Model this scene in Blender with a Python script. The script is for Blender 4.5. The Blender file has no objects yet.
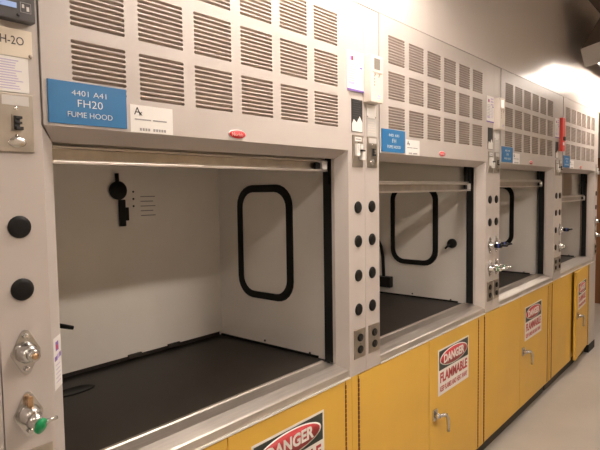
import bpy, bmesh, math, random
from mathutils import Vector, Matrix
random.seed(7)
scene = bpy.context.scene
C = scene.collection
P = 1.524            # width of one hood bay
FLOOR = -0.10
PI = math.pi

# ------------------------------------------------------------------ materials
def mat(name, col, rough=.5, metal=0., noise=0., nscale=40., bump=0., bscale=300., spec=.5, stretch=None, emit=None):
    m = bpy.data.materials.new(name); m.use_nodes = True
    nt = m.node_tree; b = nt.nodes['Principled BSDF']
    b.inputs['Base Color'].default_value = (*col, 1)
    b.inputs['Roughness'].default_value = rough
    b.inputs['Metallic'].default_value = metal
    b.inputs['Specular IOR Level'].default_value = spec
    if noise or bump:
        tc = nt.nodes.new('ShaderNodeTexCoord'); mp = nt.nodes.new('ShaderNodeMapping')
        nt.links.new(tc.outputs['Object'], mp.inputs['Vector'])
        if stretch: mp.inputs['Scale'].default_value = stretch
    if noise:
        n = nt.nodes.new('ShaderNodeTexNoise'); n.inputs['Scale'].default_value = nscale
        n.inputs['Detail'].default_value = 6
        nt.links.new(mp.outputs['Vector'], n.inputs['Vector'])
        r = nt.nodes.new('ShaderNodeValToRGB')
        r.color_ramp.elements[0].position = .3; r.color_ramp.elements[1].position = .7
        lo = [max(0, c * (1 - noise)) for c in col]; hi = [min(1, c * (1 + noise)) for c in col]
        r.color_ramp.elements[0].color = (*lo, 1); r.color_ramp.elements[1].color = (*hi, 1)
        nt.links.new(n.outputs['Fac'], r.inputs['Fac']); nt.links.new(r.outputs['Color'], b.inputs['Base Color'])
        if metal:
            mr = nt.nodes.new('ShaderNodeMapRange')
            mr.inputs['To Min'].default_value = rough * .8; mr.inputs['To Max'].default_value = min(1, rough * 1.25)
            nt.links.new(n.outputs['Fac'], mr.inputs['Value']); nt.links.new(mr.outputs['Result'], b.inputs['Roughness'])
    if bump:
        n2 = nt.nodes.new('ShaderNodeTexNoise'); n2.inputs['Scale'].default_value = bscale
        nt.links.new(mp.outputs['Vector'], n2.inputs['Vector'])
        bp = nt.nodes.new('ShaderNodeBump'); bp.inputs['Strength'].default_value = bump; bp.inputs['Distance'].default_value = .002
        nt.links.new(n2.outputs['Fac'], bp.inputs['Height']); nt.links.new(bp.outputs['Normal'], b.inputs['Normal'])
    if emit:
        b.inputs['Emission Color'].default_value = (*emit[0], 1); b.inputs['Emission Strength'].default_value = emit[1]
    return m

M = {}
M['paint'] = mat('hood_paint', (.50, .455, .428), .38, noise=.02, nscale=9, bump=.05, bscale=500)
M['liner'] = mat('liner_panel', (.86, .82, .765), .42, noise=.03, nscale=4)
M['wallp'] = mat('enclosure_paint', (.62, .565, .53), .28, noise=.02, nscale=3)
M['slot'] = mat('louver_gap', (.50, .425, .37), .7)
M['steel'] = mat('stainless_steel', (.58, .54, .50), .40, .9, noise=.10, nscale=6, stretch=(1, 18, 18))
M['plate'] = mat('steel_plate', (.42, .38, .33), .36, 1., noise=.12, nscale=14)
M['chrome'] = mat('chrome', (.62, .61, .60), .22, 1.)
M['brass'] = mat('brass', (.60, .40, .24), .25, 1.)
M['yellow'] = mat('yellow_cabinet_paint', (.71, .43, .06), .42, noise=.05, nscale=3)
M['hinge'] = mat('hinge_dark', (.16, .055, .018), .6)
M['epoxy'] = mat('black_epoxy_top', (.018, .0135, .010), .5, noise=.25, nscale=7)
M['rubber'] = mat('black_rubber', (.007, .007, .0065), .55, spec=.25)
M['plastic'] = mat('black_plastic', (.007, .0065, .0065), .45, spec=.25)
M['dgrey'] = mat('dark_grey_plastic', (.055, .052, .056), .45)
M['kick'] = mat('toe_kick', (.035, .028, .022), .7)
M['blue'] = mat('blue_engraved_plastic', (.014, .145, .35), .42)
M['paper'] = mat('paper', (.80, .78, .76), .6)
M['cream'] = mat('cream_card', (.76, .68, .56), .6)
M['ink'] = mat('grey_ink', (.30, .29, .30), .7)
M['black'] = mat('black_ink', (.02, .02, .022), .5)
M['purple'] = mat('purple_ink', (.20, .12, .42), .5)
M['lav'] = mat('lavender_ink', (.55, .47, .68), .6)
M['red'] = mat('danger_red', (.45, .035, .04), .45)
M['redb'] = mat('bright_red', (.62, .025, .03), .5, spec=.3)
M['redbox'] = mat('red_box_paint', (.74, .085, .07), .5, spec=.3)
M['white'] = mat('white_vinyl', (.82, .80, .77), .45)
M['signblk'] = mat('sign_black', (.022, .03, .025), .45)
M['lcd'] = mat('grey_lcd', (.22, .20, .18), .25)
M['lcdb'] = mat('lit_blue_lcd', (.25, .33, .5), .25, emit=((.35, .5, .9), .35))
M['lcdw'] = mat('lit_white_lcd', (.6, .6, .55), .25, emit=((1., .95, .85), .9))
M['green'] = mat('green_plastic', (.0, .26, .085), .35)
M['bluepl'] = mat('blue_plastic', (.03, .05, .35), .35)
M['monitor'] = mat('monitor_housing', (.74, .67, .60), .45)
M['floor'] = mat('vinyl_floor', (.50, .465, .42), .42, noise=.06, nscale=2.2)
M['room'] = mat('room_wall_paint', (.62, .56, .48), .7)
M['tan'] = mat('tan_panel', (.62, .46, .22), .6)
M['ceil'] = mat('ceiling_paint', (.6, .54, .47), .8)
M['wood'] = mat('brown_wood', (.20, .085, .03), .45, noise=.3, nscale=3, stretch=(1, 1, .15))
M['shade'] = mat('lamp_shade_outside', (.075, .055, .042), .6)
M['lip'] = mat('lamp_lip_grey_white', (.60, .58, .56), .5)
M['tube'] = mat('lit_tube', (1, 1, 1), .5, emit=((1., .87, .76), 54.))
M['tube2'] = mat('added_aisle_tube', (1, 1, 1), .5, emit=((1., .87, .76), 26.))
M['tube4'] = mat('added_mid_tube', (1, 1, 1), .5, emit=((1., .87, .76), 84.))
M['tube5'] = mat('lit_row_tube', (1, 1, 1), .5, emit=((1., .87, .76), 47.))
M['tube3'] = mat('lit_far_tube', (1, 1, 1), .5, emit=((1., .87, .76), 40.))

def glass_mat():
    m = bpy.data.materials.new('sash_glass'); m.use_nodes = True
    nt = m.node_tree; nt.nodes.clear()
    out = nt.nodes.new('ShaderNodeOutputMaterial'); mx = nt.nodes.new('ShaderNodeMixShader')
    tr = nt.nodes.new('ShaderNodeBsdfTransparent'); tr.inputs[0].default_value = (.93, .93, .90, 1)
    gl = nt.nodes.new('ShaderNodeBsdfGlossy'); gl.inputs['Roughness'].default_value = .03
    fr = nt.nodes.new('ShaderNodeFresnel'); 
    ge = nt.nodes.new('ShaderNodeNewGeometry'); ma = nt.nodes.new('ShaderNodeMath'); ma.operation = 'MULTIPLY_ADD'
    ma.inputs[1].default_value = 1 / 1.55 - 1.55; ma.inputs[2].default_value = 1.55      # air-to-glass or glass-to-air
    nt.links.new(ge.outputs['Backfacing'], ma.inputs[0]); nt.links.new(ma.outputs[0], fr.inputs['IOR'])
    nt.links.new(fr.outputs[0], mx.inputs[0]); nt.links.new(tr.outputs[0], mx.inputs[1])
    nt.links.new(gl.outputs[0], mx.inputs[2]); nt.links.new(mx.outputs[0], out.inputs[0])
    return m
M['glass'] = glass_mat()

# ------------------------------------------------------------------ mesh builder
class MB:
    def __init__(s): s.v = []; s.f = []; s.m = []; s.mats = []; s.sm = []
    def mi(s, k):
        if k not in s.mats: s.mats.append(k)
        return s.mats.index(k)
    def add(s, vs, fs, k, smooth=False):
        o = len(s.v); s.v += [tuple(v) for v in vs]; i = s.mi(k)
        for f in fs: s.f.append([a + o for a in f]); s.m.append(i); s.sm.append(smooth)
        return s
    def bm(s, b, k, smooth=False):
        b.verts.ensure_lookup_table(); b.verts.index_update()
        s.add([v.co[:] for v in b.verts], [[v.index for v in f.verts] for f in b.faces], k, smooth); b.free(); return s
    def box(s, x0, x1, y0, y1, z0, z1, k, bev=0., seg=2):
        b = bmesh.new(); bmesh.ops.create_cube(b, size=1)
        for v in b.verts:
            v.co = Vector((x0 + (v.co.x + .5) * (x1 - x0), y0 + (v.co.y + .5) * (y1 - y0), z0 + (v.co.z + .5) * (z1 - z0)))
        if bev: bmesh.ops.bevel(b, geom=b.edges[:], offset=bev, segments=seg, profile=.6, affect='EDGES')
        return s.bm(b, k)
    def prism(s, pts, k, axis='x', a=0., b=1., z_top=None):
        # pts: 2-D outline (counter-clockwise or not), extruded along axis
        n = len(pts)
        def mk(p, t):
            if axis == 'x': return (t, p[0], p[1])
            if axis == 'y': return (p[0], t, p[1])
            return (p[0], p[1], t)
        vs = [mk(p, a) for p in pts] + [mk(p, b) for p in pts]
        fs = [list(range(n))[::-1], list(range(n, 2 * n))] + [[i, (i + 1) % n, n + (i + 1) % n, n + i] for i in range(n)]
        bb = bmesh.new(); vv = [bb.verts.new(v) for v in vs]
        for f in fs: bb.faces.new([vv[i] for i in f])
        bmesh.ops.recalc_face_normals(bb, faces=bb.faces[:])
        return s.bm(bb, k)
    def hexa(s, vs, k):
        fs = [[0, 3, 2, 1], [4, 5, 6, 7], [0, 1, 5, 4], [1, 2, 6, 5], [2, 3, 7, 6], [3, 0, 4, 7]]
        bb = bmesh.new(); vv = [bb.verts.new(v) for v in vs]
        for f in fs: bb.faces.new([vv[i] for i in f])
        bmesh.ops.recalc_face_normals(bb, faces=bb.faces[:])
        return s.bm(bb, k)
    def lathe(s, prof, k, loc, axis=(0, -1, 0), n=24, smooth=True, sx=1., sz=1.):
        # prof: list of (radius, height along axis)
        ax = Vector(axis).normalized()
        up = Vector((0, 0, 1)) if abs(ax.z) < .9 else Vector((1, 0, 0))
        u = up.cross(ax).normalized(); w = ax.cross(u)
        vs = []; fs = []
        for r, h in prof:
            for i in range(n):
                t = 2 * PI * i / n
                vs.append(Vector(loc) + ax * h + u * (r * sx * math.cos(t)) + w * (r * sz * math.sin(t)))
        for j in range(len(prof) - 1):
            for i in range(n):
                fs.append([j * n + i, j * n + (i + 1) % n, (j + 1) * n + (i + 1) % n, (j + 1) * n + i])
        fs.append(list(range(n))[::-1]); fs.append([(len(prof) - 1) * n + i for i in range(n)])
        bb = bmesh.new(); vv = [bb.verts.new(v) for v in vs]
        for f in fs: bb.faces.new([vv[i] for i in f])
        bmesh.ops.recalc_face_normals(bb, faces=bb.faces[:])
        return s.bm(bb, k, smooth)
    def tube(s, pts, r, k, n=10, closed=False, r2=None):
        pts = [Vector(p) for p in pts]; m = len(pts); vs = []; fs = []
        prev = None
        for j, p in enumerate(pts):
            a = pts[(j - 1) % m] if (closed or j > 0) else p
            b = pts[(j + 1) % m] if (closed or j < m - 1) else p
            t = (b - a).normalized()
            if prev is None:
                h = Vector((0, 0, 1)) if abs(t.z) < .9 else Vector((1, 0, 0))
                prev = t.cross(h).normalized()
            u = (prev - t * prev.dot(t)).normalized(); prev = u; w = t.cross(u)
            rr = r if r2 is None else r + (r2 - r) * j / (m - 1)
            for i in range(n):
                q = 2 * PI * i / n
                vs.append(p + u * (rr * math.cos(q)) + w * (rr * math.sin(q)))
        for j in range(m if closed else m - 1):
            for i in range(n):
                fs.append([j * n + i, j * n + (i + 1) % n, ((j + 1) % m) * n + (i + 1) % n, ((j + 1) % m) * n + i])
        if not closed: fs.append(list(range(n))[::-1]); fs.append([(m - 1) * n + i for i in range(n)])
        bb = bmesh.new(); vv = [bb.verts.new(v) for v in vs]
        for f in fs: bb.faces.new([vv[i] for i in f])
        bmesh.ops.recalc_face_normals(bb, faces=bb.faces[:])
        return s.bm(bb, k, True)
    def text(s, txt, x0, x1, z0, z1, y, k, keep=False, th=.0006, bold=0.):
        """lettering on a surface that faces -y, fitted into the rectangle"""
        vs, fs = text_geo(txt, bold)
        xs = [v[0] for v in vs]; ys = [v[1] for v in vs]
        ax, bx, ay, by = min(xs), max(xs), min(ys), max(ys)
        kx = (x1 - x0) / (bx - ax); kz = (z1 - z0) / (by - ay)
        if keep: kx = kz = min(kx, kz)
        cx, cz = (x0 + x1) / 2, (z0 + z1) / 2; mx, my = (ax + bx) / 2, (ay + by) / 2
        s.add([(cx + (v[0] - mx) * kx, y - th * v[2], cz + (v[1] - my) * kz) for v in vs], fs, k); return s
    def flat(s, x0, x1, z0, z1, y, k, th=.0005):
        return s.box(x0, x1, y - th, y, z0, z1, k)

_tc = {}
def text_geo(txt, bold=0.):
    if (txt, bold) in _tc: return _tc[(txt, bold)]
    cu = bpy.data.curves.new('lettering_curve', 'FONT'); cu.body = txt; cu.extrude = .5; cu.offset = bold; cu.resolution_u = 3
    ob = bpy.data.objects.new('lettering_curve', cu); C.objects.link(ob)
    dg = bpy.context.evaluated_depsgraph_get(); dg.update()
    me = bpy.data.meshes.new_from_object(ob.evaluated_get(dg))
    vs = [(v.co.x, v.co.y, v.co.z + .5) for v in me.vertices]; fs = [list(p.vertices) for p in me.polygons]
    bpy.data.objects.remove(ob); bpy.data.meshes.remove(me); bpy.data.curves.remove(cu)
    _tc[(txt, bold)] = (vs, fs); return vs, fs

W = {}   # world position of every object's origin
def obj(name, mb, parent=None, label=None, cat=None, group=None, kind=None, origin=None, bevel=0.):
    vs = [Vector(v) for v in mb.v]
    lo = Vector([min(v[i] for v in vs) for i in range(3)]); hi = Vector([max(v[i] for v in vs) for i in range(3)])
    c = Vector(origin) if origin else ((lo + hi) / 2 if parent else Vector(((lo.x + hi.x) / 2, (lo.y + hi.y) / 2, lo.z)))
    me = bpy.data.meshes.new(name); me.from_pydata([v - c for v in vs], [], mb.f)
    for k in mb.mats: me.materials.append(M[k])
    me.polygons.foreach_set('material_index', mb.m); me.polygons.foreach_set('use_smooth', mb.sm); me.update()
    o = bpy.data.objects.new(name, me); C.objects.link(o)
    if parent: o.parent = parent; o.location = c - W[parent.name]
    else: o.location = c
    W[o.name] = c
    if bevel:
        b = o.modifiers.new('edge', 'BEVEL'); b.width = bevel; b.segments = 2; b.limit_method = 'ANGLE'; b.angle_limit = .7
    return tag(o, label, cat, group, kind)
def tag(o, label=None, cat=None, group=None, kind=None):
    for k, v in (('label', label), ('category', cat), ('group', group), ('kind', kind)):
        if v: o[k] = v
    return o
def empty(name, loc, label, cat, group=None):
    o = bpy.data.objects.new(name, None); C.objects.link(o); o.location = loc; W[o.name] = Vector(loc)
    return tag(o, label, cat, group)
def struct(name, mb): return obj(name, mb, kind='structure')

# ------------------------------------------------------------------ room shell
X0, X1, Y0, Y1, ZC = -7.0, 8.0, -4.6, .96, 4.1
struct('floor', MB().box(X0 - .1, X1 + .1, Y0 - .1, Y1 + .1, FLOOR - .1, FLOOR, 'floor'))
struct('ceiling', MB().box(X0 - .1, X1 + .1, Y0 - .1, Y1 + .1, ZC, ZC + .1, 'ceil'))
struct('wall_back', MB().box(X0, X1, Y1, Y1 + .1, FLOOR, ZC, 'room'))
struct('wall_front', MB().box(X0, X1, Y0 - .1, Y0, FLOOR, ZC, 'room'))
struct('wall_left', MB().box(X0 - .1, X0, Y0, Y1, FLOOR, ZC, 'room'))
struct('wall_right', MB().box(X1, X1 + .1, Y0, Y1, FLOOR, ZC, 'room'))
# painted enclosure above the hoods, and the flush end panel left of the first hood
struct('trim_1', MB().box(X0, X1, 0, Y1, 2.4695, ZC, 'wallp'))
struct('trim_2', MB().box(X0, -.6505, 0, Y1, FLOOR, 2.4655, 'paint'))
d1 = struct('door_1', MB().box(X1 - .045, X1, -.75, .90, FLOOR, 2.1, 'wood', .004))
obj('door_handle', MB().lathe([(.026, 0), (.026, .012), (.01, .014), (.01, .05)], 'chrome', (X1 - .045, -.62, .95), (-1, 0, 0)).tube([(X1 - .092, -.63, .95), (X1 - .092, -.50, .95)], .009, 'chrome'), d1)
# unseen tan door added across the aisle, to give the sash glass a reflection
d2 = struct('added_door', MB().box(2.2, 4.1, Y0, Y0 + .045, FLOOR, 2.2, 'tan', .004))
obj('door_handle', MB().lathe([(.026, 0), (.026, .012), (.01, .014), (.01, .05)], 'chrome', (4.0, Y0 + .045, .95), (0, 1, 0)), d2)

# ------------------------------------------------------------------ small fittings (all face -y)
def plug(root, x, z):
    obj('hole_plug', MB().lathe([(.0265, 0), (.0265, .003), (.0245, .0055), (.015, .0065)], 'plastic', (x, 0, z)), root)
def outlet(root, x, z):
    pl = MB().box(x - .044, x + .044, -.005, 0, z - .064, z + .064, 'plate', .002)
    o = obj('outlet_plate', pl, root)
    for s in (-1, 1):
        c = z + s * .0265
        r = MB().lathe([(.0205, 0), (.0205, .003), (.019, .004)], 'plastic', (x, -.005, c), sz=.85)
        for dx in (-.007, .007): r.box(x + dx - .0013, x + dx + .0013, -.0097, -.009, c - .002, c + .009, 'dgrey')
        r.lathe([(.0025, 0), (.0025, .0006)], 'dgrey', (x, -.009, c - .009), n=10)
        obj('receptacle', r, o)
    obj('screw', MB().lathe([(.0035, 0), (.003, .0015)], 'chrome', (x, -.005, z), n=10), o)
def switch(root, x0, x1, z0, z1, kind):
    cx, cz = (x0 + x1) / 2, (z0 + z1) / 2
    o = obj('switch_plate', MB().box(x0, x1, -.006, 0, z0, z1, 'plate', .0025), root)
    if kind == 'black':
        t = MB().box(cx - .010, cx + .010, -.008, -.006, cz - .019, cz + .019, 'plate')
        t.box(cx - .0065, cx + .0065, -.011, -.008, cz - .016, cz + .016, 'black', .001)
        t.box(cx - .004, cx + .0105, -.016, -.009, cz + .009, cz + .015, 'black', .001)
        t.box(cx - .004, cx + .0105, -.014, -.009, cz - .002, cz + .003, 'black', .001)
        t.box(cx - .004, cx + .0115, -.018, -.009, cz - .017, cz - .009, 'black', .001)
        obj('toggle', t, o)
        lb = MB().box(x0 + .010, x1 - .010, -.007, -.006, z1 - .028, z1 - .006, 'lip')
        obj('label_strip', lb, o)
        obj('nameplate', MB().lathe([(.020, 0), (.020, .0012), (.018, .002)], 'chrome', (cx, -.006, cz - .045), sz=.62), o)
    else:
        t = MB().box(cx - .027, cx - .004, -.020, -.006, cz - .022, cz + .030, 'white', .002)
        t.box(cx + .006, cx + .030, -.024, -.006, cz - .038, cz + .000, 'white', .002)
        t.box(cx - .006, cx + .020, -.030, -.006, cz - .002, cz + .005, 'black', .001)
        t.box(cx + .008, cx + .024, -.016, -.006, cz + .008, cz + .030, 'white', .002)
        obj('toggle', t, o)
        lb = MB().box(x0 + .014, x1 - .014, -.007, -.006, z1 - .026, z1 - .008, 'white'); lb.flat(x0 + .02, x1 - .02, z1 - .019, z1 - .015, -.007, 'ink')
        obj('label_strip', lb, o)
    for zz in (cz + .034, cz - .030):
        obj('screw', MB().lathe([(.0042, 0), (.0035, .0022)], 'chrome', (cx, -.006, zz), n=12), o)
def valve(root, x, z, kind):
    hw, hh = .029, .055
    pts = []
    for cxx, czz, r, a0, a1 in ((0, hh - .012, .011, 30, 150), (-hw + .008, 0, .013, 140, 220), (0, -hh + .012, .011, 210, 330), (hw - .008, 0, .013, -40, 40)):
        for i in range(5):
            a = math.radians(a0 + (a1 - a0) * i / 4); pts.append((x + cxx + r * math.cos(a), z + czz + r * math.sin(a)))
    fl = MB().prism(pts, 'chrome', 'y', -.005, 0)
    for s in (-1, 1): fl.lathe([(.006, 0), (.006, .007), (.004, .009)], 'chrome', (x, -.005, z + s * .040), n=10)
    o = obj('valve_flange', fl, root)
    b = MB().lathe([(.025, 0), (.025, .006), (.021, .014), (.020, .026), (.016, .030), (.011, .032)], 'chrome', (x, -.005, z))
    obj('valve_body', b, o)
    if kind == 'chrome':
        obj('valve_cap', MB().lathe([(.014, 0), (.014, .014), (.011, .017)], 'chrome', (x, -.036, z)).lathe([(.008, 0), (.007, .004)], 'brass', (x, -.053, z)), o)
        return
    if kind == 'greenwheel':
        obj('valve_bonnet', MB().lathe([(.020, 0), (.018, .012), (.012, .026)], 'chrome', (x - .004, -.030, z - .004), (.45, -.75, -.40)), o)
        obj('valve_wheel', MB().lathe([(.010, 0), (.0185, .003), (.0185, .011), (.013, .014), (.006, .013), (.004, .016)], 'green', (x + .003, -.047, z - .016), (.45, -.80, -.30)), o)
        obj('valve_lever', MB().tube([(x + .016, -.050, z - .014), (x + .030, -.051, z - .012), (x + .046, -.052, z - .010)], .0065, 'chrome', r2=.004), o)
        obj('valve_stem', MB().box(x - .007, x + .005, -.022, -.005, z + .018, z + .046, 'brass', .003), o)
    if kind in ('black', 'green'):
        k, acc = ('plastic', 'bluepl') if kind == 'black' else ('chrome', 'green')
        obj('valve_handle', MB().lathe([(.013, 0), (.016, .006), (.016, .040), (.012, .046)], k, (x, -.034, z), (.15, -1, 0)).tube([(x + .004, -.062, z), (x + .014, -.105, z + .006)], .009, k, r2=.006), o)
        obj('valve_index', MB().lathe([(.0168, 0), (.0168, .008)], acc, (x + .003, -.055, z), (.15, -1, 0)), o)

# ------------------------------------------------------------------ louvered fascia panel
COLS = [(-.452 + .1947 * k, -.452 + .1947 * k + .153) for k in range(6)]
ROWS = [(1.930, 2.061), (2.092, 2.222), (2.255, 2.386)]
def fascia(ox):
    xl, xr, zb, zt = -.528, .748, 1.841, 2.464
    yf = -.004
    mb = MB()
    def q(a, b, c, d, k='paint'): mb.add([a, b, c, d], [[0, 1, 2, 3]], k)
    def rect(x0, x1, z0, z1, y=yf): q((ox + x0, y, z0), (ox + x1, y, z0), (ox + x1, y, z1), (ox + x0, y, z1))
    xs = [xl] + [v for c in COLS for v in c] + [xr]
    for i in range(0, len(xs), 2): rect(xs[i], xs[i + 1], zb, zt)
    for (a, b) in COLS:
        zs = [zb] + [v for r in ROWS for v in r] + [zt]
        for i in range(0, len(zs), 2): rect(a, b, zs[i], zs[i + 1])
        for (z0, z1) in ROWS:
            n = 10; p = (z1 - z0) / n
            for s in range(n):
                c0, c1 = z0 + s * p, z0 + (s + 1) * p
                h0, h1 = c0 + p * .16, c1 - p * .14; e = .003; m = (h1 - h0) * .3
                A, B = ox + a, ox + b
                cell = [(A, yf, c0), (B, yf, c0), (B, yf, c1), (A, yf, c1)]
                hp = [(A + e, h0), (B - e, h0), (B, h0 + m), (B, h1 - m), (B - e, h1), (A + e, h1), (A, h1 - m), (A, h0 + m)]
                # lip of the louver stands slightly proud at the top of its slot
                hv = [(x, yf, z) for x, z in hp]
                bv = [(x, yf + .018, z - .0085) for x, z in hp]
                vs = cell + hv + bv
                fs = [[0, 1, 5, 4], [1, 6, 5], [1, 2, 7, 6], [2, 8, 7], [2, 3, 9, 8], [3, 10, 9], [3, 0, 11, 10], [0, 4, 11]]
                mb.add(vs, fs, 'paint')
                mb.add(hv + bv, [[i, (i + 1) % 8, 8 + (i + 1) % 8, 8 + i] for i in range(8)], 'slot')
                mb.add(bv, [list(range(8))], 'slot')
    # bevelled underside, ends, top and back
    L, R = ox + xl, ox + xr
    f0, f1 = (L, yf, zb), (R, yf, zb); g0, g1 = (ox - .481, .055, 1.806), (ox + .7195, .053, 1.806)
    q(g0, g1, f1, f0)
    h0, h1 = (ox - .481, .060, 1.811), (ox + .7195, .058, 1.811)
    q(h0, h1, g1, g0)
    t0, t1 = (L, .030, zt), (R, .030, zt); k0, k1 = (L, .030, 1.85), (R, .030, 1.85)
    q((L, yf, zt), (R, yf, zt), t1, t0)
    q(k1, k0, t0, t1)
    q(k0, k1, h1, h0)
    mb.add([f0, (L, yf, zt), t0, k0], [[0, 1, 2, 3]], 'paint'); mb.add([f1, (R, yf, zt), t1, k1], [[3, 2, 1, 0]], 'paint')
    mb.add([f0, k0, h0, g0], [[0, 1, 2, 3]], 'paint'); mb.add([f1, k1, h1, g1], [[3, 2, 1, 0]], 'paint')
    return mb

XL, XR, YB, ZW = -.565, .785, .865, .902     # liner faces and work surface height
def hood(n, label, sash_z, sign_lines, left_fit, right_fit):
    ox = n * P
    root = empty('fume_hood', (ox + .11, .45, .862), label, 'fume hood', 'row of fume hoods')
    # --- posts: wide front faces with bevelled jambs
    lo = [(-.6475, 0), (-.531, 0), (-.482, .055), (-.482, .0625), (XL - .012, .0625), (XL - .012, .14), (-.6475, .14)]
    lp = MB()
    def ztop(p): return 1.8405 if p[1] < .05 else 1.8055
    def post(pts, z0, ztf):
        N = len(pts)
        vs = [(ox + p[0], p[1], z0) for p in pts] + [(ox + p[0], p[1], ztf(p)) for p in pts]
        fs = [list(range(N))[::-1], list(range(N, 2 * N))] + [[i, (i + 1) % N, N + (i + 1) % N, N + i] for i in range(N)]
        lp.add(vs, fs, 'paint')
    post(lo, .861, ztop)
    lp.box(ox - .6475, ox - .5315, 0, .14, 1.8405, 2.465, 'paint')
    obj('left_post', lp, root)
    lp = MB()
    ro = [(.8755, 0), (.8755, .14), (XR + .012, .14), (XR + .012, .068), (.720, .068), (.720, .052), (.749, 0)]
    post(ro, .861, ztop)
    lp.box(ox + .7495, ox + .8755, 0, .14, 1.8405, 2.465, 'paint')
    obj('right_post', lp, root)
    obj('fascia_panel', fascia(ox), root)
    # --- interior
    obj('side_wall', MB().box(ox + XR, ox + XR + .012, .145, .90, .868, 2.2, 'liner'), root)
    obj('side_wall', MB().box(ox + XL - .012, ox + XL, .145, .90, .868, 2.2, 'liner'), root)
    bk = MB().box(ox + XL, ox + XR, YB, YB + .012, ZW + .022, 2.2, 'liner')
    bk.box(ox + XL, ox + XR, YB + .02, YB + .03, .87, 2.2, 'kick')
    for bx in (.245, .465): bk.box(ox + bx - .035, ox + bx + .035, YB - .012, YB, ZW + .012, ZW + .030, 'kick', .002)
    obj('back_baffle', bk, root)
    obj('hood_roof', MB().box(ox + XL - .012, ox + XR + .012, .20, .90, 2.2, 2.212, 'liner'), root)
    ws = MB().box(ox + XL, ox + XR, .135, YB + .018, .868, ZW, 'epoxy')
    rim = MB()
    obj('work_surface', ws, root)
    obj('cup_sink', MB().lathe([(.075, 0), (.075, .003), (.066, .0045), (.060, .001)], 'rubber', (ox - .135, .70, ZW), (0, 0, 1), n=32, sx=.55, sz=1.2), root)
    gap = MB().box(ox + XR - .006, ox + XR, .20, YB, ZW, ZW + .010, 'rubber'); obj('wall_seal', gap, root)
    for (yy, zz) in ((.252, .935), (.543, .945)):
        obj('screw', MB().lathe([(.006, 0), (.005, .003)], 'kick', (ox + XR, yy, zz - .02), (-1, 0, 0), n=10), root)
    # side window with black gasket
    def rr(y0, y1, z0, z1, r, m=7):
        out = []
        for cy, cz, a0 in ((y1 - r, z1 - r, 0), (y0 + r, z1 - r, 90), (y0 + r, z0 + r, 180), (y1 - r, z0 + r, 270)):
            for i in range(m):
                a = math.radians(a0 + 90 * i / (m - 1)); out.append((cy + r * math.cos(a), cz + r * math.sin(a)))
        return out
    for side, xf, d in ((1, XR, -1), (-1, XL, 1)):
        outer = rr(.345, .718, 1.135, 1.705, .105); inner = rr(.381, .682, 1.171, 1.669, .076)
        N = len(outer); X = ox + xf
        vs = [(X, a, b) for a, b in outer] + [(X + d * .010, a + (.54 - a) * .02, b + (1.42 - b) * .01) for a, b in outer] + [(X + d * .010, a, b) for a, b in inner] + [(X + d * .002, a, b) for a, b in inner]
        fs = []
        for j in range(3):
            for i in range(N): fs.append([j * N + i, j * N + (i + 1) % N, (j + 1) * N + (i + 1) % N, (j + 1) * N + i])
        if d > 0: fs = [f[::-1] for f in fs]
        wn = obj('window_gasket', MB().add(vs, fs, 'rubber'), root)
        obj('window_panel', MB().add([(X + d * .0022, a, b) for a, b in inner], [list(range(N))], 'liner'), wn)
    # sash track on both sides
    obj('sash_track', MB().box(ox + .7205, ox + XR + .01, .0685, .114, .9215, 1.7, 'rubber').box(ox + .7205, ox + XR + .01, .084, .114, 1.7, 2.3, 'rubber'), root)
    obj('sash_track', MB().box(ox + XL - .01, ox - .4825, .063, .144, .9215, 1.7, 'rubber').box(ox + XL - .01, ox - .4825, .085, .144, 1.7, 2.3, 'rubber'), root)
    # --- stainless airfoil sill
    prof = [(-.0, .8605), (-.002, .8605), (-.002, .8655), (.004, .867), (.004, .894), (.010, .899), (.055, .917), (.118, .917), (.122, .921), (.1335, .921), (.1345, .9075), (.1345, .866), (.02, .866)]
    a = [(ox - .530, p[0], p[1]) for p in prof]; b = [(ox + .7475, p[0], p[1]) for p in prof]
    a = [(v[0] + .0495 * min(1, max(v[1], 0) / .055), v[1], v[2]) for v in a]
    b = [(v[0] - .0285 * min(1, max(v[1], 0) / .055), v[1], v[2]) for v in b]
    N = len(prof)
    sb = bmesh.new(); vv = [sb.verts.new(v) for v in a + b]
    for f in [list(range(N)), list(range(N, 2 * N))] + [[i, (i + 1) % N, N + (i + 1) % N, N + i] for i in range(N)]: sb.faces.new([vv[i] for i in f])
    bmesh.ops.recalc_face_normals(sb, faces=sb.faces[:])
    sl = obj('airfoil_sill', MB().bm(sb, 'steel'), root)
    obj('edge_strip', MB().box(ox - .53, ox + .7475, -.0045, -.002, .8600, .8665, 'white'), sl)
    # --- sash: glass in a stainless bottom rail
    zb = sash_z
    sx0, sx1 = ox - .479, ox + .7195
    rl = MB().box(sx0, sx1, .110, .128, zb + .004, zb + .046, 'plate', .002)
    rl.box(sx0, sx1, .086, .128, zb - .004, zb + .005, 'steel', .002)
    rl.box(sx0, sx1, .088, .128, zb + .038, zb + .046, 'steel', .002); rl.box(sx0, sx1, .100, .128, zb + .0475, zb + .056, 'steel', .002)
    rl.box(sx0, sx0 + .02, .106, .125, zb + .03, zb + .62, 'paint'); rl.box(sx1 - .02, sx1, .106, .125, zb + .03, zb + .62, 'rubber')
    rl.box(sx0, sx1, .103, .128, zb + .61, zb + .635, 'steel', .002)
    sh = obj('sash_frame', rl, root)
    obj('sash_glass', MB().box(sx0 + .018, sx1 - .018, .112, .118, zb + .045, zb + .612, 'glass'), sh)
    obj('rail_clip', MB().box(sx1 - .075, sx1 - .045, .092, .103, zb + .008, zb + .034, 'plastic', .002).box(sx1 - .040, sx1 - .004, .084, .103, zb + .006, zb + .040, 'lip', .002), sh)
    # --- signs on the fascia
    yf = -.004
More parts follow.
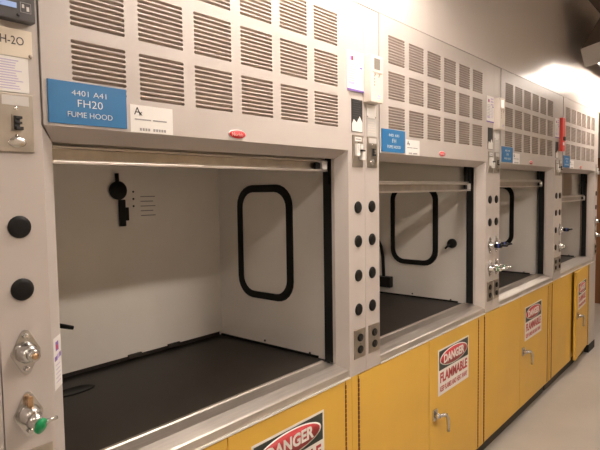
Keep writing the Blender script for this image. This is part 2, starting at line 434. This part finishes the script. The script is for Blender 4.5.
    sg = MB().box(ox - .5165, ox - .303, yf - .004, yf, 1.848, 1.953, 'blue', .0008)
    for txt, cx, w, zc, h in sign_lines:
        sg.text(txt, ox + cx - w / 2, ox + cx + w / 2, zc - h / 2, zc + h / 2, yf - .004, 'white', bold=-.012)
    obj('name_sign', sg, root)
    st = MB().box(ox - .291, ox - .150, yf - .001, yf, 1.842, 1.917, 'paper')
    ys = yf - .001
    st.text('A', ox - .279, ox - .258, 1.890, 1.911, ys, 'black', th=.0005); st.text('x', ox - .263, ox - .253, 1.889, 1.899, ys, 'black', th=.0008)
    st.flat(ox - .277, ox - .225, 1.876, 1.8795, ys, 'ink'); st.flat(ox - .218, ox - .172, 1.876, 1.8795, ys, 'ink')
    for i in range(4): st.flat(ox - .262 + i * .009, ox - .256 + i * .009, 1.847, 1.8545, ys, 'ink')
    for i in range(5): st.flat(ox - .218 + i * .009, ox - .2115 + i * .009, 1.847, 1.8545, ys, 'ink')
    obj('safety_sticker', st, root)
    lg = MB().lathe([(.038, 0), (.038, .002), (.0375, .003)], 'white', (ox + .107, yf, 1.862), n=36, sz=.40)
    lg.lathe([(.0365, 0), (.0365, .0005)], 'redb', (ox + .107, yf - .003, 1.862), n=36, sz=.37)
    lg.text('Norlab', ox + .083, ox + .131, 1.8567, 1.8672, yf - .0035, 'white', th=.0003, bold=-.012)
    obj('maker_badge', lg, root)
    # --- fittings on the posts
    for xc, fit, xs, xo, swx in ((-.594, left_fit, -.594, -.584, (-.632, -.552)), (.819, right_fit, .819, .823, (.778, .856))):
        for z, k in zip((1.598, 1.450, 1.299, 1.149), fit[:4]):
            if k == 'plug': plug(root, ox + xc, z)
            elif k: valve(root, ox + xc, z, k)
        outlet(root, ox + xo, .997)
        switch(root, ox + swx[0], ox + swx[1], 1.772, 1.908, fit[4])
    return root

SIGN1 = [('4401 A41', -.410, .094, 1.927, .0135), ('FH20', -.408, .068, 1.9015, .0185), ('FUME HOOD', -.408, .122, 1.873, .0135)]
SIGNX = [('4401 A41', -.410, .094, 1.927, .0135), ('FH', -.408, .034, 1.9015, .0185), ('FUME HOOD', -.408, .122, 1.873, .0135)]
PL = ('plug',) * 4
h1 = hood(0, 'nearest fume hood, at the left, with its sash fully raised and sign FH20', 1.757, SIGN1, ('plug', 'plug', 'chrome', 'greenwheel', 'black'), PL + ('white',))
h2 = hood(1, 'second fume hood from the left, black round knob on its right inner wall', 1.660, SIGNX, PL + ('black',), ('plug', 'plug', 'black', 'green', 'white'))
h3 = hood(2, 'third fume hood, its left post carrying the monitor with lit screen', 1.680, SIGNX, ('plug', 'plug', 'black', 'green', 'black'), PL + ('white',))
h4 = hood(3, 'farthest fume hood, sash lowest, red box on its left post', 1.530, SIGNX, ('plug', 'plug', 'black', 'chrome', 'black'), ('plug', 'plug', 'black', 'chrome', 'white'))

# things inside and on individual hoods (fixed parts of them)
# hood 1: paddle-shaped baffle handle, its label, gooseneck nozzle, sticker on the jamb
bh = obj('baffle_handle', MB().lathe([(.026, 0), (.040, .006), (.042, .020), (.034, .028)], 'plastic', (.183, YB, 1.686))
         .tube([(.182, YB - .012, 1.72), (.181, YB - .012, 1.763)], .009, 'plastic')
         .box(.186, .214, YB - .024, YB - .006, 1.525, 1.645, 'plastic', .004).box(.212, .232, YB - .020, YB - .006, 1.55, 1.61, 'plastic', .003), h1)
bl = MB().flat(.262, .41, 1.535, 1.70, YB, 'liner', .0008)
for i in range(3): bl.lathe([(.005, 0), (.005, .0006)], 'black', (.268, YB - .0008, 1.680 - .033 * i), n=12)
for i in range(5): bl.flat(.305, .385 - .012 * (i % 2), 1.655 - .022 * i, 1.659 - .022 * i, YB - .0008, 'ink')
obj('baffle_label', bl, h1)
obj('spout_nozzle', MB().tube([(-.565, .70, 1.30), (-.45, .70, 1.262), (-.30, .70, 1.212), (-.20, .70, 1.180), (-.125, .70, 1.153)], .016, 'plastic', r2=.008), h1)
jd = Vector((.049, .055, 0)).normalized(); jn = Vector((.055, -.049, 0)).normalized()
def jamb(u, z, off): return (Vector((-.531, 0, z)) + jd * u + jn * off)[:]
def jq(mb, u0, u1, z0, z1, k, off):
    mb.add([jamb(u0, z0, .0002), jamb(u1, z0, .0002), jamb(u1, z1, .0002), jamb(u0, z1, .0002), jamb(u0, z0, off), jamb(u1, z0, off), jamb(u1, z1, off), jamb(u0, z1, off)],
           [[4, 5, 6, 7], [0, 1, 5, 4], [1, 2, 6, 5], [2, 3, 7, 6], [3, 0, 4, 7]], k)
stk = MB(); jq(stk, .012, .072, 1.180, 1.312, 'paper', .001)
jq(stk, .028, .050, 1.277, 1.300, 'purple', .0015); jq(stk, .032, .042, 1.281, 1.292, 'redb', .0018)
jq(stk, .018, .038, 1.253, 1.264, 'purple', .0015); jq(stk, .038, .054, 1.255, 1.267, 'lav', .0015); jq(stk, .054, .068, 1.256, 1.268, 'purple', .0015)
for i in range(5): jq(stk, .024, .060, 1.240 - .011 * i, 1.242 - .011 * i, 'lav', .0015)
obj('jamb_sticker', stk, h1)
# hood 2: control knob and a black cable on its right inner wall
xw = P + XR
kb = obj('control_knob', MB().lathe([(.032, 0), (.032, .012), (.026, .030), (.018, .034)], 'plastic', (xw, .24, 1.303), (-1, 0, 0)), h2)
obj('knob_lever', MB().tube([(xw - .028, .245, 1.30), (xw - .040, .275, 1.268)], .009, 'plastic', r2=.007), kb)
cb = obj('cable_box', MB().box(xw - .05, xw, .70, .84, .955, 1.035, 'plastic', .006), h2)
obj('cable', MB().tube([(xw - .025, .765, 1.03), (xw - .025, .768, 1.10), (xw - .025, .772, 1.18), (xw - .025, .785, 1.25), (xw - .025, .815, 1.31), (xw - .025, .855, 1.35)], .012, 'plastic'), cb)
# hood 4: painted end leg under the open end of the row
lg = obj('end_leg', MB().box(5.17, 5.44, .0, .9, FLOOR + .085, .8595, 'paint', .003), h4)
obj('leg_foot', MB().box(5.165, 5.445, -.004, .905, FLOOR, FLOOR + .085, 'rubber', .003), lg)

# ------------------------------------------------------------------ things fixed to the posts
def lines(mb, x0, x1, z0, z1, n, y, k='ink', th=.0004):
    for i in range(n):
        z = z1 - (z1 - z0) * (i + .5) / n; w = (x1 - x0) * random.uniform(.7, 1)
        mb.flat(x0, x0 + w, z - .0011, z + .0011, y, k, th)
def certificate(n, lab):
    ox = n * P
    mb = MB().box(ox + .738, ox + .862, -.0065, -.0045, 2.092, 2.258, 'paper')
    y = -.0065
    mb.flat(ox + .762, ox + .772, 2.218, 2.236, y, 'purple'); mb.flat(ox + .774, ox + .784, 2.218, 2.236, y, 'redb'); mb.flat(ox + .7725, ox + .7735, 2.216, 2.238, y, 'bluepl')
    for i in range(3): mb.flat(ox + .806, ox + .850, 2.238 - .018 * i, 2.247 - .018 * i, y, 'lav')
    mb.flat(ox + .832, ox + .852, 2.190, 2.197, y, 'purple')
    lines(mb, ox + .750, ox + .800, 2.12, 2.205, 9, y); lines(mb, ox + .808, ox + .852, 2.12, 2.185, 7, y, 'lav')
    mb.flat(ox + .750, ox + .790, 2.118, 2.130, y, 'lav')
    mb.flat(ox + .738, ox + .862, 2.092, 2.100, y, 'purple')
    return obj('certificate', mb, None, lab, 'certificate', 'certificates on the hood posts')
certificate(0, 'white certificate with purple edge on the post left of the nearest white monitor')
certificate(1, 'white certificate with purple edge on the post right of the second hood')
certificate(2, 'white certificate on the post just left of the red box')
def blackcard(n, lab):
    ox = n * P
    mb = MB().box(ox + .775, ox + .857, -.0022, -.0003, 1.922, 2.060, 'black')
    y = -.0022
    lines(mb, ox + .783, ox + .850, 1.985, 2.052, 7, y, 'dgrey')
    mb.prism([(ox + .777, 1.924), (ox + .855, 1.924), (ox + .855, 1.965), (ox + .835, 1.990), (ox + .812, 1.962), (ox + .79, 1.975), (ox + .777, 1.955)], 'white', 'y', y - .0005, y)
    return obj('instruction_card', mb, None, lab, 'card', 'black cards on the hood posts')
blackcard(0, 'black instruction card below the certificate on the nearest post pair')
blackcard(1, 'black instruction card on the post right of the second hood, under its certificate')
blackcard(2, 'black instruction card on the post left of the red box, under its certificate')
def monitor(n, lab, lit):
    ox = n * P
    r = empty('airflow_monitor', (ox - .609, -.022, 2.053), lab, 'airflow monitor', 'white airflow monitors')
    obj('housing', MB().box(ox - .658, ox - .561, -.043, -.0005, 2.053, 2.256, 'monitor', .004), r)
    obj('screen', MB().box(ox - .634, ox - .588, -.0445, -.042, 2.195, 2.242, lit, .001), r)
    obj('bezel_line', MB().box(ox - .648, ox - .571, -.0455, -.042, 2.180, 2.184, 'slot'), r)
    for i in range(2):
        for j in range(4 if i == 0 else 1):
            obj('button', MB().lathe([(.004, 0), (.004, .0015)], 'slot', (ox - .632 + .035 * i, -.043, 2.166 - .013 * j), n=10), r)
    for i in range(2): obj('button', MB().lathe([(.005, 0), (.005, .0015)], 'slot', (ox - .628 + .036 * i, -.043, 2.173), n=10), r)
    b = MB().flat(ox - .612, ox - .582, 2.070, 2.074, -.043, 'lav'); b.flat(ox - .605, ox - .585, 2.078, 2.086, -.043, 'lav')
    obj('printed_mark', b, r)
monitor(1, 'white airflow monitor with grey screen on the left post of the second hood', 'lcd')
monitor(2, 'white airflow monitor with lit screen on the left post of the third hood', 'lcdw')
for n, lab in ((1, 'white tag card hanging right under the nearest white monitor'), (2, 'white tag card under the monitor with lit screen')):
    ox = n * P
    mb = MB().box(ox - .633, ox - .556, -.0025, -.0003, 1.990, 2.048, 'paper')
    for a in (-.627, -.562): mb.lathe([(.004, 0), (.003, .002)], 'slot', (ox + a, -.0025, 1.996), n=10)
    obj('tag_card', mb, None, lab, 'tag', 'white tag cards under the monitors')
    mb = MB().box(ox - .630, ox - .554, -.0022, -.0003, 1.912, 1.988, 'lip')
    lines(mb, ox - .622, ox - .564, 1.925, 1.978, 5, -.0022, 'monitor')
    obj('notice_card', mb, None, lab.replace('white tag card hanging right under', 'pale grey card between switch plate and').replace('white tag card under', 'pale grey card above the switch plate, below'), 'card', 'pale grey cards above the switch plates')
# first hood: dark display, handwritten card, printed sheet
r = empty('alarm_display', (-.60, -.015, 2.068), 'dark grey alarm display with blue screen at the upper left corner', 'alarm display')
obj('housing', MB().box(-.650, -.546, -.026, -.0005, 2.070, 2.22, 'dgrey', .003), r)
obj('screen', MB().box(-.640, -.588, -.0275, -.0255, 2.096, 2.108, 'lcdb', .0005), r)
bz = MB().box(-.580, -.5795 + .001, -.0268, -.026, 2.090, 2.112, 'ink'); bz.box(-.580, -.556, -.0268, -.026, 2.1115, 2.1125, 'ink'); bz.box(-.557, -.556, -.0268, -.026, 2.090, 2.112, 'ink'); bz.box(-.580, -.556, -.0268, -.026, 2.0895, 2.0905, 'ink')
bz.flat(-.576, -.571, 2.100, 2.108, -.026, 'lip'); bz.flat(-.566, -.560, 2.094, 2.104, -.026, 'lip')
obj('indicator_label', bz, r)
obj('button', MB().lathe([(.004, 0), (.004, .0015)], 'black', (-.585, -.026, 2.082), n=12), r)
obj('button', MB().box(-.593, -.577, -.028, -.026, 2.124, 2.136, 'black', .001), r)
mb = MB().box(-.648, -.5465, -.0025, -.0003, 1.993, 2.056, 'cream')
mb.text('FH-2O', -.628, -.5655, 2.020, 2.039, -.0025, 'dgrey', th=.0005)
mb.lathe([(.005, 0), (.004, .003)], 'slot', (-.551, -.0025, 1.998), n=12)
obj('handwritten_card', mb, None, 'cream card handwritten FH-20 below the dark alarm display', 'card')
mb = MB().box(-.648, -.5575, -.0022, -.0003, 1.911, 1.991, 'paper'); lines(mb, -.640, -.568, 1.916, 1.986, 12, -.0022, 'lav')
obj('printed_sheet', mb, None, 'small printed white sheet above the nearest steel switch plate', 'paper')
# last hood: red box
r = empty('red_alarm_box', (3 * P - .60, -.02, 1.985), 'tall red box on the left post of the farthest hood', 'alarm box')
obj('housing', MB().box(3 * P - .640, 3 * P - .560, -.028, -.0005, 1.985, 2.272, 'redbox', .004), r)
obj('latch', MB().box(3 * P - .618, 3 * P - .566, -.036, -.027, 2.075, 2.11, 'plastic', .003), r)
obj('sticker', MB().box(3 * P - .625, 3 * P - .585, -.0295, -.027, 2.035, 2.06, 'white'), r)

# ------------------------------------------------------------------ yellow flammables cabinets
def danger_sign(door, x0, z1):
    w, h = .414, .262
    x1, z0 = x0 + w, z1 - h; y = -.001
    mb = MB().box(x0, x1, y - .0012, y, z0, z1, 'white'); y -= .0012
    zs = z1 - .121
    mb.flat(x0 + .010, x1 - .010, zs + .002, z1 - .009, y, 'signblk')
    cx, cz = (x0 + x1) / 2, (zs + z1) / 2 - .003
    mb.lathe([(1, 0), (1, .0004)], 'white', (cx, y - .0005, cz), n=48, sx=.186, sz=.051)
    mb.lathe([(1, 0), (1, .0004)], 'red', (cx, y - .0009, cz), n=48, sx=.177, sz=.0455)
    mb.text('DANGER', cx - .138, cx + .138, cz - .026, cz + .026, y - .0013, 'white', bold=.035)
    mb.text('FLAMMABLE', x0 + .024, x1 - .022, z1 - .192, z1 - .134, y, 'red', bold=.035)
    mb.text('KEEP FLAMES AND HEAT AWAY', x0 + .022, x1 - .020, z1 - .243, z1 - .212, y, 'red', bold=.02)
    return obj('danger_sign', mb, door)
def cabinet(x0, x1, lab, sign_z, ajar=0.):
    r = empty('flammables_cabinet', ((x0 + x1) / 2, .25, FLOOR), lab, 'cabinet', 'yellow flammables cabinets')
    cx = (x0 + x1) / 2; zt = .8580
    hw = .046
    bd = MB().box(x0 + .001, x1 - .001, .022, .52, .0, zt, 'yellow')
    bd.box(x0 + .001, x0 + hw, .0005, .022, .0, zt, 'yellow'); bd.box(x1 - hw, x1 - .001, .0005, .022, .0, zt, 'yellow')
    obj('body', bd, r)
    obj('toe_base', MB().box(x0 + .01, x1 - .01, .040, .50, FLOOR, .0, 'kick'), r)
    for s in (-1, 1):
        a, b = (x0 + hw + .004, cx - .0025) if s < 0 else (cx + .0025, x1 - hw - .004)
        hx = a if s < 0 else b
        d = obj('door', MB().box(a, b, -.001, .021, .004, zt - .003, 'yellow', .0015), r, origin=(hx, .0, .004))
        hp = MB()
        for i in range(40):
            z0 = .012 + i * .0208
            hp.box(hx - .0035, hx + .0035, -.0045, .002, z0, z0 + .0165, 'hinge')
        hp.tube([(hx, -.001, .008), (hx, -.001, zt - .006)], .0018, 'hinge', n=6)
        obj('piano_hinge', hp, d)
        if s > 0:
            danger_sign(d, cx + .108, sign_z)
            hx0 = cx + .060
            hb = MB().box(hx0 - .020, hx0 + .024, -.010, -.001, .398, .462, 'chrome', .003)
            hb.lathe([(.017, 0), (.015, .018), (.011, .028)], 'chrome', (hx0, -.010, .430))
            hb.tube([(hx0, -.034, .432), (hx0 + .03, -.046, .432), (hx0 + .055, -.048, .424), (hx0 + .073, -.048, .400), (hx0 + .083, -.046, .355), (hx0 + .088, -.044, .318)], .0105, 'chrome', r2=.0085)
            obj('latch_handle', hb, d)
            if ajar: d.rotation_euler = (0, 0, math.radians(ajar))
    return r
cabinet(-.688, .763, 'yellow flammables cabinet under the nearest hood, handle out of view', .784)
cabinet(.763, 2.214, 'yellow flammables cabinet with the largest fully visible DANGER sign', .778)
cabinet(2.214, 3.715, 'third yellow flammables cabinet along the row, between two with signs', .758)
cabinet(3.735, 5.160, 'farthest yellow flammables cabinet, its right door standing ajar', .735, 3.4)

# ------------------------------------------------------------------ pendant reflector lamps (one shows at the top right; aisle ones are added fill)
TA = math.radians(13.2)
def lamp(x0, y0, z0, length, lab, tube, end=.34):
    """linear reflector lamp along the row: white channel tilted a little, dark gabled top, hung from an inverted channel"""
    w, lip, ridge = .42, .165, .20
    r = empty('pendant_lamp', (x0 + length / 2, y0 - .2, z0), lab, 'lamp', 'pendant reflector lamps')
    def yz(s_, t_): return (y0 - s_ * math.cos(TA) + t_ * math.sin(TA), z0 + s_ * math.sin(TA) + t_ * math.cos(TA))
    def bar(pts, k, a, b, mb=None):
        return (mb or MB()).prism([yz(*p) for p in pts], k, 'x', a, b)
    hs = MB()
    for a, b in ((x0, x0 + .012), (x0 + length - .012, x0 + length)): bar([(0, 0), (w, 0), (w, lip), (0, lip)], 'lip', a, b, hs)
    bar([(0, lip - .02), (.01, lip - .02), (.01, lip), (0, lip)], 'lip', x0 + .012, x0 + length - .012, hs)
    bar([(w - .01, lip - .05), (w, lip - .05), (w, lip), (w - .01, lip)], 'lip', x0 + .012, x0 + length - .012, hs)
    bar([(.01, lip - .006), (w - .01, lip - .006), (w - .01, lip), (.01, lip)], 'lip', x0 + .012, x0 + length - .012, hs)
    obj('channel', hs, r)
    obj('gabled_top', bar([(0, lip), (w, lip), (w / 2 + .01, lip + ridge), (w / 2 - .01, lip + ridge)], 'shade', x0, x0 + length), r)
    for s_ in (.10, .21, .32):
        y, z = yz(s_, .125)
        obj('tube', MB().tube([(x0 + end, y, z), (x0 + length - end, y, z)], .019, tube, n=10), r)
        e = MB().tube([(x0 + .012, y, z), (x0 + end, y, z)], .012, 'lip', n=8); e.tube([(x0 + length - end, y, z), (x0 + length - .012, y, z)], .012, 'lip', n=8)
        obj('tube_holder', e, r)
    ry, rz = yz(w / 2, lip + ridge)
    obj('hanger_channel', MB().prism([(ry, rz), (ry + .20, rz + .30), (ry - .20, rz + .30)], 'shade', 'x', x0, x0 + length), r)
    sp = MB()
    for u in (.2, length - .2): sp.tube([(x0 + u, ry, rz + .29), (x0 + u, ry, ZC)], .012, 'shade', n=8)
    obj('suspension_rod', sp, r)
lamp(4.02, -.173, 2.688, 2.5, 'pendant reflector lamp at the top right corner, close to the wall', 'tube', .62)
lamp(-.38, -.173, 2.70, 1.9, 'pendant reflector lamp above the two nearest hoods', 'tube5')
lamp(-4.78, -.173, 2.70, 2.0, 'pendant reflector lamp beyond the left end of the row', 'tube3')
for x, t, y in ((-5.6, 'tube3', -1.7), (-2.9, 'tube2', -1.7), (.3, 'tube4', -1.7), (4.4, 'tube2', -2.6)): lamp(x, y, 2.9, 1.8, 'unseen fill lamp added over the aisle behind the viewpoint', t)  # unseen lamps, added to brighten the hood interiors and side walls

# ------------------------------------------------------------------ world, camera, view
w = bpy.data.worlds.new('room_air'); scene.world = w; w.use_nodes = True
w.node_tree.nodes['Background'].inputs[0].default_value = (1, .85, .7, 1)
w.node_tree.nodes['Background'].inputs[1].default_value = .0
cd = bpy.data.cameras.new('camera'); co = bpy.data.objects.new('camera', cd); C.objects.link(co)
cd.sensor_width = 36; cd.lens = 36 * 539.634 / 600; cd.clip_start = .02; cd.clip_end = 50
r = Vector((.64459471, -.76438613, -.01454303)); u = Vector((.05778011, .0297395, .99788628)); f = Vector((.76233793, .64407251, -.06333624))
co.matrix_world = Matrix(((r.x, u.x, -f.x, -1.13514), (r.y, u.y, -f.y, -1.32064), (r.z, u.z, -f.z, 1.67336), (0, 0, 0, 1)))
scene.camera = co
vs = scene.view_settings
vs.view_transform = 'Standard'; vs.look = 'None'; vs.gamma = 1.0; vs.use_curve_mapping = False; vs.exposure = 0.05
